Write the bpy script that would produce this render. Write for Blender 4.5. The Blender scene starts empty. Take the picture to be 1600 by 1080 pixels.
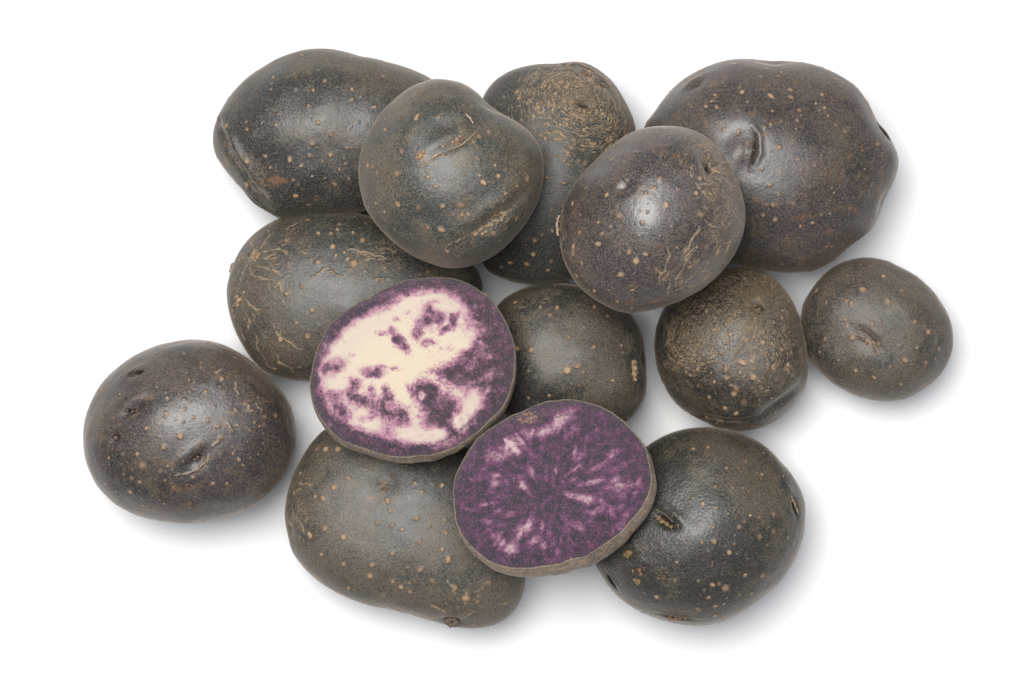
import bpy, math, random
import numpy as np
from mathutils import Vector

S = 0.00022                 # metres per photograph pixel on the table
CAMH = 0.95                 # camera height above the table
CX, CY = 800.0, 540.0

# ------------------------------------------------------------------ camera, world, lamps, exposure
scn = bpy.context.scene
C = scn.collection
cam_d = bpy.data.cameras.new('camera'); cam = bpy.data.objects.new('camera', cam_d); C.objects.link(cam)
cam.location = (0, 0, CAMH)
cam_d.sensor_width = 36.0
cam_d.lens = 36.0 * CAMH / (1600 * S)
cam_d.clip_start = 0.01; cam_d.clip_end = 50
scn.camera = cam

w = bpy.data.worlds.new('World'); scn.world = w; w.use_nodes = True
bg = w.node_tree.nodes['Background']
bg.inputs['Color'].default_value = (0.84, 0.89, 1.0, 1); bg.inputs['Strength'].default_value = 0.13

def area(name, loc, size, power, col, target=(0, 0, 0.03)):
    d = bpy.data.lights.new(name, 'AREA'); d.shape = 'DISK'; d.size = size; d.energy = power; d.color = col
    o = bpy.data.objects.new(name, d); C.objects.link(o); o.location = loc
    o.rotation_euler = (Vector(target) - Vector(loc)).to_track_quat('-Z', 'Y').to_euler()
    return o
area('key_softbox', (-0.24, 0.26, 1.38), 0.74, 22.0, (1.0, 0.985, 0.96))
area('fill_softbox', (0.10, 0.10, 1.45), 2.1, 14.5, (0.96, 0.975, 1.0))
scn.view_settings.view_transform = 'Standard'; scn.view_settings.look = 'None'
scn.view_settings.exposure = 0.0; scn.view_settings.gamma = 1.0
scn.cycles.max_bounces = 8
scn.cycles.use_denoising = True

# ------------------------------------------------------------------ node helper
class NT:
    def __init__(s, mat):
        mat.use_nodes = True; s.t = mat.node_tree; s.t.nodes.clear()
    def n(s, typ, **kw):
        nd = s.t.nodes.new(typ)
        for k, v in kw.items(): setattr(nd, k, v)
        return nd
    def put(s, sock, v):
        if isinstance(v, bpy.types.NodeSocket): s.t.links.new(v, sock)
        elif v is not None:
            if isinstance(v, tuple) and len(v) == 3 and sock.type == 'RGBA': v = (*v, 1)
            sock.default_value = v
    def m(s, op, a, b=None, c=None, clamp=False):
        nd = s.n('ShaderNodeMath', operation=op, use_clamp=clamp)
        for i, v in enumerate((a, b, c)):
            if v is not None: s.put(nd.inputs[i], v)
        return nd.outputs[0]
    def ss(s, x, lo, hi):           # smoothstep, lo > hi allowed
        nd = s.n('ShaderNodeMapRange', interpolation_type='SMOOTHSTEP')
        inv = lo > hi
        a, b = (hi, lo) if inv else (lo, hi)
        s.put(nd.inputs[0], x); nd.inputs[1].default_value = a; nd.inputs[2].default_value = b
        nd.inputs[3].default_value = 1.0 if inv else 0.0; nd.inputs[4].default_value = 0.0 if inv else 1.0
        return nd.outputs[0]
    def mix(s, f, a, b, mode='MIX'):
        nd = s.n('ShaderNodeMix', data_type='RGBA', blend_type=mode)
        s.put(nd.inputs[0], f); s.put(nd.inputs[6], a); s.put(nd.inputs[7], b)
        return nd.outputs[2]
    def noise(s, vec, scale, detail=2.0, rough=0.5, dist=0.0, w=None):
        nd = s.n('ShaderNodeTexNoise', noise_dimensions='4D' if w is not None else '3D')
        s.put(nd.inputs['Vector'], vec); nd.inputs['Scale'].default_value = scale
        nd.inputs['Detail'].default_value = detail; nd.inputs['Roughness'].default_value = rough
        nd.inputs['Distortion'].default_value = dist
        if w is not None: s.put(nd.inputs['W'], w)
        return nd.outputs[0]
    def vor(s, vec, scale, feature='F1'):
        nd = s.n('ShaderNodeTexVoronoi', feature=feature); s.put(nd.inputs['Vector'], vec); nd.inputs['Scale'].default_value = scale
        return nd
    def attr(s, name, out='Fac'):
        return s.n('ShaderNodeAttribute', attribute_name=name).outputs[out]
    def coords(s, seed):
        tc = s.n('ShaderNodeTexCoord'); v = s.n('ShaderNodeVectorMath', operation='MULTIPLY_ADD')
        s.t.links.new(tc.outputs['Object'], v.inputs[0]); v.inputs[1].default_value = (1 / S,) * 3
        v.inputs[2].default_value = (seed * 371.3, seed * 127.7, seed * 53.1)
        return v.outputs[0]
    def bump(s, h, dist, strength=1.0, nrm=None):
        b = s.n('ShaderNodeBump'); b.inputs['Strength'].default_value = strength
        b.inputs['Distance'].default_value = dist; s.put(b.inputs['Height'], h)
        if nrm is not None: s.t.links.new(nrm, b.inputs['Normal'])
        return b.outputs[0]
    def out(s, **kw):
        p = s.n('ShaderNodeBsdfPrincipled'); o = s.n('ShaderNodeOutputMaterial')
        for k, v in kw.items():
            s.put(p.inputs[k.replace('_', ' ')], v)
        s.t.links.new(p.outputs[0], o.inputs[0]); return p

def skin_material(name, seed, dark=(0.030, 0.033, 0.029), film=(0.105, 0.082, 0.056), film_amt=0.55,
                  purple=0.0, grain=0.5, pebble=0.4, gloss=0.42, streak_w=0.015):
    mat = bpy.data.materials.new(name); t = NT(mat); P = t.coords(seed)
    big = t.noise(P, 1 / 95, 3, 0.55); mid = t.noise(P, 1 / 30, 6, 0.68); fine = t.noise(P, 1 / 5.5, 3, 0.7)
    micro = t.noise(P, 1 / 2.1, 3, 0.7)
    # brown film over the charcoal skin
    f = t.m('ADD', t.m('MULTIPLY', big, 0.55), t.m('MULTIPLY', mid, 0.45))
    f = t.m('ADD', f, t.m('MULTIPLY', t.m('SUBTRACT', fine, 0.5), 0.35))
    f = t.m('ADD', f, t.m('MULTIPLY', t.attr('film'), 0.21))
    film_m = t.m('MULTIPLY', t.ss(f, 0.56 - 0.16 * film_amt, 0.68 - 0.14 * film_amt), 0.9)
    col = t.mix(film_m, dark, film)
    pur = t.ss(t.noise(P, 1 / 70, 4, 0.6), 0.60 - purple * 0.35, 0.72 - purple * 0.3)
    col = t.mix(t.m('MULTIPLY', pur, 0.06 + 0.62 * purple), col, (0.090, 0.067, 0.070))
    # grey blue bare patches
    gb = t.ss(t.noise(P, 1 / 55, 3, 0.6), 0.55, 0.75)
    col = t.mix(t.m('MULTIPLY', gb, 0.45), col, (0.040, 0.041, 0.039))
    dp = t.ss(t.noise(P, 1 / 48, 5, 0.65), 0.50, 0.62); col = t.mix(t.m('MULTIPLY', dp, 0.45), col, (0.016, 0.017, 0.016))
    # grain
    g1 = t.ss(micro, 0.49, 0.64); g2 = t.ss(fine, 0.52, 0.66)
    col = t.mix(t.m('MULTIPLY', g1, grain), col, (0.205, 0.185, 0.155))
    col = t.mix(t.m('MULTIPLY', g2, grain * 0.5), col, (0.165, 0.130, 0.088))
    col = t.mix(t.m('MULTIPLY', t.ss(micro, 0.49, 0.38), 0.85), col, (0.010, 0.010, 0.009))
    sc1 = t.noise(P, 1 / 20, 7, 0.78); scf = t.ss(sc1, 0.545, 0.615)
    col = t.mix(t.m('MULTIPLY', scf, 0.12 + 0.55 * purple), col, (0.185, 0.115, 0.066))
    # russet cracks
    fl = t.attr('flow', 'Vector'); fw = t.attr('floww'); fm = t.attr('russet')
    n1 = t.noise(fl, 1.0, 2.5, 0.6, 0.9, fw)
    n2 = t.noise(fl, 2.3, 1.0, 0.5, 0.4, fw)
    ck = t.attr('crack'); ckl = t.ss(t.m('ADD', ck, t.m('MULTIPLY', t.m('SUBTRACT', fine, 0.5), 1.9)), 0.32, 0.85)
    brk = t.noise(P, 1 / 19, 4, 0.65)
    l1 = t.ss(t.m('ABSOLUTE', t.m('SUBTRACT', n1, 0.5)), streak_w * 1.5, streak_w * 0.3)
    l2 = t.ss(t.m('ABSOLUTE', t.m('SUBTRACT', n2, 0.52)), streak_w * 1.3, streak_w * 0.3)
    ln = t.m('MAXIMUM', l1, t.m('MULTIPLY', l2, 0.5))
    gate = t.ss(t.m('ADD', t.m('MULTIPLY', fm, 0.75), t.m('SUBTRACT', brk, 0.5)), 0.18, 0.45)
    ln = t.m('MAXIMUM', t.m('MULTIPLY', ln, gate), t.m('MULTIPLY', ckl, t.m('MULTIPLY_ADD', t.ss(brk, 0.38, 0.6), 0.4, 0.35)))
    col = t.mix(t.m('MULTIPLY', t.ss(fm, 0.1, 0.9), 0.14), col, (0.115, 0.083, 0.050))
    ct = t.mix(t.noise(P, 1 / 14, 2), (0.36, 0.23, 0.12), (0.56, 0.42, 0.25))
    col = t.mix(t.m('MULTIPLY', ln, 0.85), col, ct)
    # rusty smudges
    sm = t.m('MULTIPLY', t.ss(t.m('ADD', t.attr('smudge'), t.m('MULTIPLY', t.m('SUBTRACT', fine, 0.5), 1.6)), 0.35, 0.9), 0.75)
    col = t.mix(sm, col, (0.24, 0.13, 0.065))
    # lenticels
    sp = t.attr('spot'); sc_ = t.attr('spotc')
    edge = t.m('ADD', sp, t.m('MULTIPLY', t.m('SUBTRACT', t.noise(P, 1 / 3.2, 2, 0.6), 0.5), 0.65))
    s1 = t.m('MULTIPLY', t.ss(edge, 0.28, 0.55), t.m('MULTIPLY_ADD', sc_, 0.62, 0.28)); s2 = t.ss(edge, 0.60, 0.85)
    halo = t.ss(edge, 0.02, 0.35)
    col = t.mix(t.m('MULTIPLY', halo, 0.25), col, (0.13, 0.085, 0.05))
    scol = t.mix(sc_, (0.24, 0.130, 0.066), (0.45, 0.30, 0.175))
    scol = t.mix(t.m('MULTIPLY', s2, 0.5), scol, (0.62, 0.46, 0.30))
    col = t.mix(t.m('MULTIPLY', s1, 0.92), col, scol)
    # tiny specks
    v = t.vor(P, 1 / 13.0); vs = t.ss(v.outputs['Distance'], 0.12, 0.06)
    vsel = t.ss(t.noise(P, 1 / 16, 1), 0.50, 0.55)
    tiny = t.m('MULTIPLY', vs, vsel)
    col = t.mix(t.m('MULTIPLY', tiny, 0.7), col, (0.33, 0.225, 0.135))
    v2 = t.vor(P, 1 / 6.5); tn2 = t.m('MULTIPLY', t.ss(v2.outputs['Distance'], 0.20, 0.10), t.ss(t.noise(P, 1 / 24, 3, 0.6), 0.50, 0.60))
    col = t.mix(t.m('MULTIPLY', tn2, 0.45), col, (0.28, 0.20, 0.125))
    col = t.mix(1.0, col, (0.83, 0.80, 0.78), 'MULTIPLY')
    # dark eyes and pits, with the hollows' shade painted into the colour
    dk = t.attr('pit'); col = t.mix(t.m('MULTIPLY', t.ss(t.m('ADD', dk, t.m('MULTIPLY', t.m('SUBTRACT', fine, 0.5), 0.8)), 0.3, 0.8), 0.85), col, (0.012, 0.009, 0.008))
    r = t.m('ADD', gloss - 0.02, t.m('MULTIPLY', micro, 0.16))
    r = t.m('ADD', r, t.m('MULTIPLY', t.m('MAXIMUM', s1, ln), 0.25)); r = t.m('ADD', r, t.m('MULTIPLY', film_m, 0.10), clamp=True)
    pb = t.vor(P, 1 / 3.4, 'SMOOTH_F1').outputs['Distance']
    h = t.m('ADD', t.m('MULTIPLY', micro, 0.45), t.m('MULTIPLY', fine, 0.6))
    h = t.m('SUBTRACT', h, t.m('MULTIPLY', pb, pebble))
    h = t.m('ADD', h, t.m('MULTIPLY', ln, 0.9)); h = t.m('ADD', h, t.m('MULTIPLY', s1, 0.8))
    nb = t.bump(t.noise(P, 1 / 40, 3, 0.5), S * 5.0, 0.35)
    nb = t.bump(h, S * 1.1, 0.5, nb)
    t.out(Base_Color=col, Roughness=r, Specular_IOR_Level=t.m('MULTIPLY', t.m('SUBTRACT', 0.78, t.m('MULTIPLY', s1, 0.4)), t.m('SUBTRACT', 1.0, t.m('MULTIPLY', dk, 0.8), None, True)), Normal=nb, Sheen_Weight=0.22, Sheen_Roughness=0.32, Sheen_Tint=(0.95, 0.78, 0.60))
    return mat

# ------------------------------------------------------------------ shape helpers
def rng(seed): return np.random.RandomState(seed)

def fourier_noise(P, seed, freq, n=24):     # smooth noise on points, about -1..1
    r = rng(seed); k = r.normal(size=(n, 3)) * freq; ph = r.uniform(0, 2 * math.pi, n)
    return np.sin(P @ k.T + ph).sum(1) / math.sqrt(n) * 1.1

def cube_sphere(n):
    a = np.tan(np.linspace(-1, 1, n + 1) * math.pi / 4)
    u, v = np.meshgrid(a, a, indexing='ij'); o = np.ones_like(u)
    fs = [(u, v, o), (v, u, -o), (o, u, v), (-o, v, u), (v, o, u), (u, -o, v)]
    V, F = [], []; m = n + 1
    i, j = np.meshgrid(np.arange(n), np.arange(n), indexing='ij'); q = (i * m + j).ravel()
    for k, f in enumerate(fs):
        V.append(np.stack([c.ravel() for c in f], 1)); F.append(np.stack([q, q + m, q + m + 1, q + 1], 1) + k * m * m)
    V = np.concatenate(V); F = np.concatenate(F)
    key = np.round(V * 1e5).astype(np.int64); _, idx, inv = np.unique(key, axis=0, return_index=True, return_inverse=True)
    V = V[idx]; F = inv.ravel()[F]
    V /= np.linalg.norm(V, axis=1)[:, None]
    return V, F

SPH_V, SPH_F = cube_sphere(108)
_t = np.arccos(np.clip(SPH_V[:, 2], -1, 1))
_t2 = _t - 0.22 * np.sin(_t) * (1 + 0.35 * np.cos(_t))        # denser towards the upper side
_a = np.arctan2(SPH_V[:, 1], SPH_V[:, 0])
SPH_V = np.stack([np.sin(_t2) * np.cos(_a), np.sin(_t2) * np.sin(_a), np.cos(_t2)], 1)
LOW_V, LOW_F = cube_sphere(7)

def raw_mesh(name, V, F, smooth=True):
    me = bpy.data.meshes.new(name)
    me.vertices.add(len(V)); me.vertices.foreach_set('co', np.asarray(V, dtype=np.float32).ravel())
    k = F.shape[1]
    me.loops.add(F.size); me.loops.foreach_set('vertex_index', F.astype(np.int32).ravel())
    me.polygons.add(len(F)); me.polygons.foreach_set('loop_start', (np.arange(len(F)) * k).astype(np.int32))
    me.update(calc_edges=True); me.validate()
    if smooth: me.polygons.foreach_set('use_smooth', np.ones(len(F), dtype=bool))
    return me

def link(name, me, mat, parent=None, loc=(0, 0, 0)):
    o = bpy.data.objects.new(name, me); C.objects.link(o); o.location = loc
    if parent is not None: o.parent = parent
    if mat is not None: me.materials.append(mat)
    return o

def fattr(me, name, vals):
    a = me.attributes.new(name, 'FLOAT', 'POINT'); a.data.foreach_set('value', np.asarray(vals, dtype=np.float32))
def vattr(me, name, vals):
    a = me.attributes.new(name, 'FLOAT_VECTOR', 'POINT'); a.data.foreach_set('vector', np.asarray(vals, dtype=np.float32).ravel())

def normals(V, F):
    a, b, c, d = (V[F[:, i]] for i in range(4)); n = np.cross(c - a, d - b); N = np.zeros_like(V)
    for i in range(4):
        for k in range(3): N[:, k] += np.bincount(F[:, i], n[:, k], minlength=len(V))
    return N / (np.linalg.norm(N, axis=1)[:, None] + 1e-20)

def outline(pts):
    """closed contour in photograph pixels -> centre, radius as a function of angle, best ellipse radius"""
    p = np.array(pts, float); q = np.roll(p, -1, 0)
    cr = p[:, 0] * q[:, 1] - q[:, 0] * p[:, 1]; A = cr.sum() / 2
    c = np.array([((p[:, 0] + q[:, 0]) * cr).sum(), ((p[:, 1] + q[:, 1]) * cr).sum()]) / (6 * A)
    d = p - c; d[:, 1] *= -1                                  # y up
    th = np.arctan2(d[:, 1], d[:, 0]); r = np.hypot(d[:, 0], d[:, 1]); o = np.argsort(th); th, r = th[o], r[o]
    T = np.linspace(-math.pi, math.pi, 721)[:-1]
    R = np.interp(T, th, r, period=2 * math.pi)
    k = np.exp(-0.5 * (np.arange(-24, 25) / 5.0) ** 2); k /= k.sum()
    R = np.convolve(np.concatenate([R[-24:], R, R[:24]]), k, 'valid')
    M = np.stack([np.cos(T) ** 2, np.sin(T) ** 2, np.sin(2 * T)], 1); s, *_ = np.linalg.lstsq(M, 1 / R ** 2, rcond=None)
    f = lambda a: np.interp(a, T, R, period=2 * math.pi)
    e = lambda a: 1 / np.sqrt(s[0] * np.cos(a) ** 2 + s[1] * np.sin(a) ** 2 + s[2] * np.sin(2 * a))
    return c, f, e

class Surf:
    """vertices in pixel units: x,y about the outline's centre (y up), z above the lowest point"""
    def __init__(s, V, F, c): s.V, s.F, s.c = V, F, c
    def anchor(s, px, py):                                    # the upper surface point seen at a photograph pixel
        x, y = px - s.c[0], -(py - s.c[1]); N = s.N
        d = (s.V[:, 0] - x) ** 2 + (s.V[:, 1] - y) ** 2 + np.where(s.V[:, 2] < s.zeq, 1e4, 0)
        return int(np.argmin(d))
    def local(s, i, ang):
        n = s.N[i]; a = np.array([math.cos(math.radians(ang)), math.sin(math.radians(ang)), 0.0])
        u = a - a.dot(n) * n; u /= np.linalg.norm(u); v = np.cross(n, u); D = s.V - s.V[i]
        return D @ u, D @ v, D @ n, D

def apply_relief(s, dents, creases):
    for (px, py, a, b, dep, ang, brow) in dents:
        i = s.anchor(px, py); u, v, wn, D = s.local(i, ang)
        g = np.exp(-(u / a) ** 2 - (v / b) ** 2 - (wn / (max(a, b) * 1.5)) ** 2)
        h = -dep * g
        if brow: h += brow * np.exp(-(u / (a * 1.25)) ** 2 - ((v - 1.5 * b) / (b * 0.95)) ** 2 - (wn / (a * 2)) ** 2)
        s.V = s.V + s.N * h[:, None]
    for (pl, wd, dep, ridge) in creases:
        P3 = np.array([s.V[s.anchor(*q)] for q in pl]); best = np.full(len(s.V), 1e9); sgn = np.zeros(len(s.V)); par = np.zeros(len(s.V))
        L = len(P3) - 1
        for k in range(L):
            A, B = P3[k], P3[k + 1]; ab = B - A; tt = np.clip(((s.V - A) @ ab) / (ab @ ab), 0, 1)
            D = s.V - (A + tt[:, None] * ab); d = np.linalg.norm(D, axis=1); m = d < best
            best = np.where(m, d, best); sg = np.sign(ab[0] * D[:, 1] - ab[1] * D[:, 0])
            sgn = np.where(m, sg, sgn); par = np.where(m, (k + tt) / L, par)
        taper = np.sin(np.clip(par, 0.04, 0.96) * math.pi) ** 0.5
        h = -dep * np.exp(-(best / wd) ** 2) * taper + ridge * np.exp(-((best * sgn - 1.7 * wd) / (1.3 * wd)) ** 2) * taper
        s.V = s.V + s.N * h[:, None]
    s.N = normals(s.V, s.F)

def zoomed(l, k, ox, oy): return [[(ox + x / k, oy + y / k) for x, y in pl] for pl in l]

def crack_field(s, cracks, seed):
    r = rng(seed + 5); a = np.zeros(len(s.V))
    for pl in cracks:
        p = [np.array(q, float) for q in pl]
        for _ in range(2):
            n = [p[0]]
            for A, B in zip(p[:-1], p[1:]):
                d = B - A; n += [(A + B) / 2 + np.array([-d[1], d[0]]) * r.uniform(-0.16, 0.16), B]
            p = n
        q = np.array([s.V[s.anchor(*x)] for x in p]); L = len(q) - 1
        box = (np.abs(s.V - q.mean(0)).max(1) < np.abs(q - q.mean(0)).max() + 8); V = s.V[box]; best = np.zeros(len(V))
        for k in range(L):
            ab = q[k + 1] - q[k]; tt = np.clip(((V - q[k]) @ ab) / (ab @ ab + 1e-9), 0, 1)
            d = np.linalg.norm(V - (q[k] + tt[:, None] * ab), axis=1); f = (k + tt) / L
            best = np.maximum(best, np.clip(1.25 - d / (1.1 + 1.3 * np.sin(np.pi * (0.12 + 0.8 * f)) * (0.6 + 0.5 * np.sin(f * 17 + seed))), 0, 1))
        a[box] = np.maximum(a[box], best)
    s.V = s.V + s.N * (a * 0.8)[:, None]
    return a

def paint(s, me, seed, spots, nrand, russets, smudges, pits, films, size=1.0, cracks=()):
    fattr(me, 'crack', crack_field(s, cracks, seed))
    pits = [(x, y, ra * 1.3, rb * 1.3, an, st) for x, y, ra, rb, an, st in pits]
    r = rng(seed); nv = len(s.V); V = s.V
    spot = np.zeros(nv); spc = np.zeros(nv)
    items = [(s.anchor(x, y), rad, 0) for (x, y, rad) in spots]
    taken = [V[i] for i, _, _ in items]
    nrand = int(nrand * 1.5) + 15; cand = r.randint(0, nv, nrand * 30); got = 0
    for ci in cand:
        if got >= nrand: break
        p = V[ci]
        if taken and min(np.linalg.norm(np.array(taken) - p, axis=1)) < 8.5: continue
        taken.append(p); got += 1
        rad = float(np.clip(r.lognormal(math.log(2.8), 0.42), 1.7, 6.8)) * size
        items.append((ci, rad, 1))
    for i, rad, k in items:
        D = V - V[i]; ang = r.uniform(0, 180); el = 1 + 0.5 * r.rand() ** 2
        if el > 1.15:
            u, v, wn, _ = s.local(i, ang); d = np.sqrt((u / el) ** 2 + (v * el ** 0.5) ** 2 + wn ** 2)
        else: d = np.linalg.norm(D, axis=1)
        rad2 = rad * (0.54 * r.uniform(0.72, 1.2) if not k else 0.5); val = np.clip(1.3 - d / (rad2 * 1.25), 0, 1); m = val > spot
        spc = np.where(m, r.uniform(0, 1), spc); spot = np.where(m, val, spot)
    fattr(me, 'spot', spot); fattr(me, 'spotc', spc)
    s.V = s.V + s.N * (np.clip(spot, 0, 0.7) * 0.9)[:, None]
    fl = V / 22.0; fw = np.zeros(nv); mask = np.zeros(nv)
    for (px, py, rad, st, kind, ang, lng, sht) in russets:
        i = s.anchor(px, py); u, v, wn, D = s.local(i, ang); d = np.linalg.norm(D, axis=1) + 1e-6
        m = st * np.clip(1.25 - d / rad, 0, 1) ** 0.8 if kind != 'linear' else st * np.exp(-(u / rad) ** 2 - (v / (rad * 0.6)) ** 2 - (wn / rad) ** 2)
        if kind == 'conc': cv = np.stack([u, v, wn], 1) / d[:, None] * (rad * 0.5 / lng); cw = d / sht
        elif kind == 'radial': cv = np.stack([u, v, wn], 1) / d[:, None] * (rad * 0.45 / sht); cw = d / lng
        else: cv = np.stack([u / lng, v / sht, wn / sht], 1); cw = np.zeros(nv)
        b = m > mask; fl = np.where(b[:, None], cv + px, fl); fw = np.where(b, cw, fw); mask = np.maximum(mask, m)
    vattr(me, 'flow', fl); fattr(me, 'floww', fw); fattr(me, 'russet', np.clip(mask, 0, 1))
    for nm, L in (('smudge', smudges), ('pit', pits), ('film', films)):
        a = np.zeros(nv)
        for (px, py, ra, rb, ang, st) in L:
            i = s.anchor(px, py); u, v, wn, D = s.local(i, ang)
            a = np.maximum(a, st * np.exp(-(u / ra) ** 2 - (v / rb) ** 2 - (wn / max(ra, rb)) ** 2))
        fattr(me, nm, a)

# resting: height maps in pixel units on the table plane
def hmap(V, c, z0, zeq, top):
    """world-plane cells (3 px) -> highest (or lowest) z"""
    k = (CAMH / S - zeq) / (CAMH / S)
    X = (V[:, 0] + (c[0] - CX)) * k; Y = (V[:, 1] - (c[1] - CY)) * k; Z = V[:, 2] + z0
    key = (np.round(X / 3).astype(np.int64) + 2000) * 10000 + np.round(Y / 3).astype(np.int64) + 2000
    o = np.argsort(Z if not top else -Z); key, Z = key[o], Z[o]
    ku, ix = np.unique(key, return_index=True)
    return ku, Z[ix]

PLACED = {}
def rest_height(s, on, sink=2.5):
    if not on: return 0.0
    z0 = 150.0
    for _ in range(3):
        best = 0.0
        kb, zb = hmap(s.V, s.c, 0.0, z0 + s.zeq, False)
        for nm in on:
            kt, zt = PLACED[nm]; _, i1, i2 = np.intersect1d(kb, kt, return_indices=True)
            if len(i1): best = max(best, float((zt[i2] - zb[i1]).max()))
        z0 = best
    return z0 - sink

def to_world(s, z0):
    k = (CAMH / S - (z0 + s.zeq)) / (CAMH / S)
    loc = ((s.c[0] - CX) * k * S, -(s.c[1] - CY) * k * S, z0 * S)
    return k, loc

def tag(o, label=None, cat=None, group=None, kind=None):
    if label: o['label'] = label
    if cat: o['category'] = cat
    if group: o['group'] = group
    if kind: o['kind'] = kind

SURFS = {}
def potato(key, pts, hh, label, on=(), seed=1, dents=(), creases=(), spots=(), nrand=120, russets=(), smudges=(), pits=(), films=(), cracks=(),
           lump=1.6, spot_size=1.0, **mk):
    c, f, e = outline(pts); d = SPH_V; th = np.arctan2(d[:, 1], d[:, 0]); cc = np.hypot(d[:, 0], d[:, 1])
    re = e(th); wgt = cc ** 2.2; r = re + (f(th) - re) * wgt
    c2 = np.sin(np.arcsin(np.clip(cc, 0, 1)))
    V = np.stack([np.cos(th) * r * c2, np.sin(th) * r * c2, d[:, 2] * hh + hh], 1)
    n1 = fourier_noise(d, seed + 50, 2.0); n2 = fourier_noise(d, seed + 90, 5.0); n3 = fourier_noise(d, seed + 190, 14.0)
    soft = 1 - 0.75 * np.exp(-(d[:, 2] / 0.35) ** 2)             # keep the traced outline
    V = V + d * (n1 * lump * 2.0 * soft + n2 * lump * 0.9 * soft + n3 * 0.22)[:, None]
    V[:, 2] -= V[:, 2].min(); s = Surf(V, SPH_F, c); s.zeq = hh; s.N = normals(V, SPH_F)
    apply_relief(s, dents, creases)
    me = raw_mesh('potato', s.V, s.F)
    paint(s, me, seed, spots, nrand, russets, smudges, pits, films, spot_size, cracks)
    z0 = rest_height(s, on); k, loc = to_world(s, z0)
    me.vertices.foreach_set('co', (s.V * (k * S)).astype(np.float32).ravel()); me.update()
    o = link('potato', me, skin_material('potato_skin', seed, **mk), loc=loc)
    tag(o, label, 'potato', 'whole purple potatoes in the pile')
    PLACED[key] = hmap(s.V, s.c, z0, z0 + s.zeq, True)
    s.k, s.o = k, o; s.N = normals(s.V, s.F); SURFS[key] = s
    return s

# small child pieces ------------------------------------------------
def piece_mat(name, c1, c2, rough=0.6):
    m = bpy.data.materials.new(name); t = NT(m); P = t.coords(3)
    n = t.noise(P, 1 / 3.0, 4, 0.7); t.out(Base_Color=t.mix(t.ss(n, 0.35, 0.65), c1, c2), Roughness=rough, Normal=t.bump(n, S * 1.2, 0.8))
    return m
BUD_GOLD = piece_mat('golden_bud', (0.06, 0.035, 0.016), (0.27, 0.18, 0.075), 0.5)
BUD_DARK = piece_mat('dark_bud', (0.03, 0.02, 0.016), (0.22, 0.13, 0.075))
CORK = piece_mat('cork', (0.16, 0.095, 0.055), (0.40, 0.27, 0.16), 0.8)
SKINFLAKE = piece_mat('dry_flake', (0.22, 0.15, 0.10), (0.50, 0.38, 0.27), 0.6)

def bud_cluster(s, blobs, mat, name='bud', seed=0):
    """small knobs sitting in an eye; blobs = (px, py, radius px)"""
    if mat is BUD_GOLD and len(blobs) > 1:
        for q, b in enumerate(blobs): bud_cluster(s, [b], mat, "sprout_bud", seed + q)
        return
    if mat is BUD_DARK and len(blobs) > 1 and seed in (17, 21):
        for q, b in enumerate(blobs): bud_cluster(s, [b], mat, "bud", seed + q)
        return
    Vs, Fs = [], []; k = 0; r = rng(seed)
    for (px, py, rad) in blobs:
        i = s.anchor(px, py); b = LOW_V * (1 + 0.22 * fourier_noise(LOW_V, seed + int(px), 2.6)[:, None]) * rad
        n = s.N[i]; b = b - 0.3 * (b @ n)[:, None] * n
        Vs.append(b + s.V[i] + n * rad * 0.05); Fs.append(LOW_F + k); k += len(LOW_V)
    V = np.concatenate(Vs); me = raw_mesh(name, V * (s.k * S), np.concatenate(Fs)); return link(name, me, mat, s.o)

def ribbon(s, pl, wd, mat, name='skin_flake', lift=1.0, curl=1.5):
    """a thin lifted strip of dry skin following pixels on the surface"""
    P = []
    for k in range(len(pl) - 1):
        for q in range(4): P.append((np.array(pl[k]) * (4 - q) + np.array(pl[k + 1]) * q) / 4)
    P.append(np.array(pl[-1], float)); n = len(P); V, F = [], []
    A = [s.anchor(*p) for p in P]; pos = np.array([s.V[a] for a in A]); nn = np.array([s.N[a] for a in A])
    for _ in range(3): pos[1:-1] = (pos[:-2] + pos[1:-1] * 2 + pos[2:]) / 4
    for i in range(n):
        tg = pos[min(i + 1, n - 1)] - pos[max(i - 1, 0)]; tg /= np.linalg.norm(tg) + 1e-9; sd = np.cross(nn[i], tg)
        wv = wd * math.sin(math.pi * (i + 0.35) / (n - 0.3)) ** 0.6 * (0.85 + 0.3 * math.sin(i * 2.1))
        b = pos[i] + nn[i] * lift * 0.4
        V += [b - sd * wv, b + nn[i] * (lift), b + sd * wv + nn[i] * curl * lift, b + nn[i] * (lift - 0.9)]
    for i in range(n - 1):
        for q in range(4): a = i * 4 + q; b = i * 4 + (q + 1) % 4; F.append((a, b, b + 4, a + 4))
    F.append((0, 3, 2, 1)); m = (n - 1) * 4; F.append((m, m + 1, m + 2, m + 3))
    me = raw_mesh(name, np.array(V) * (s.k * S), np.array(F)); return link(name, me, mat, s.o)

# ------------------------------------------------------------------ the white table
mt = bpy.data.materials.new('white_table'); t = NT(mt); P = t.coords(1)
t.out(Base_Color=t.mix(t.noise(P, 1 / 3, 3), (0.80, 0.80, 0.806), (0.82, 0.82, 0.824)), Roughness=0.55, Specular_IOR_Level=0.25)
g = 12; xs = np.linspace(-1.6, 1.6, g + 1); gx, gy = np.meshgrid(xs, xs, indexing='ij')
Vg = np.stack([gx.ravel(), gy.ravel(), np.zeros(gx.size)], 1); i, j = np.meshgrid(np.arange(g), np.arange(g), indexing='ij'); q = (i * (g + 1) + j).ravel()
tb = link('table_surface', raw_mesh('table_surface', Vg, np.stack([q, q + g + 1, q + g + 2, q + 1], 1)), mt); tag(tb, kind='structure')

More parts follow.
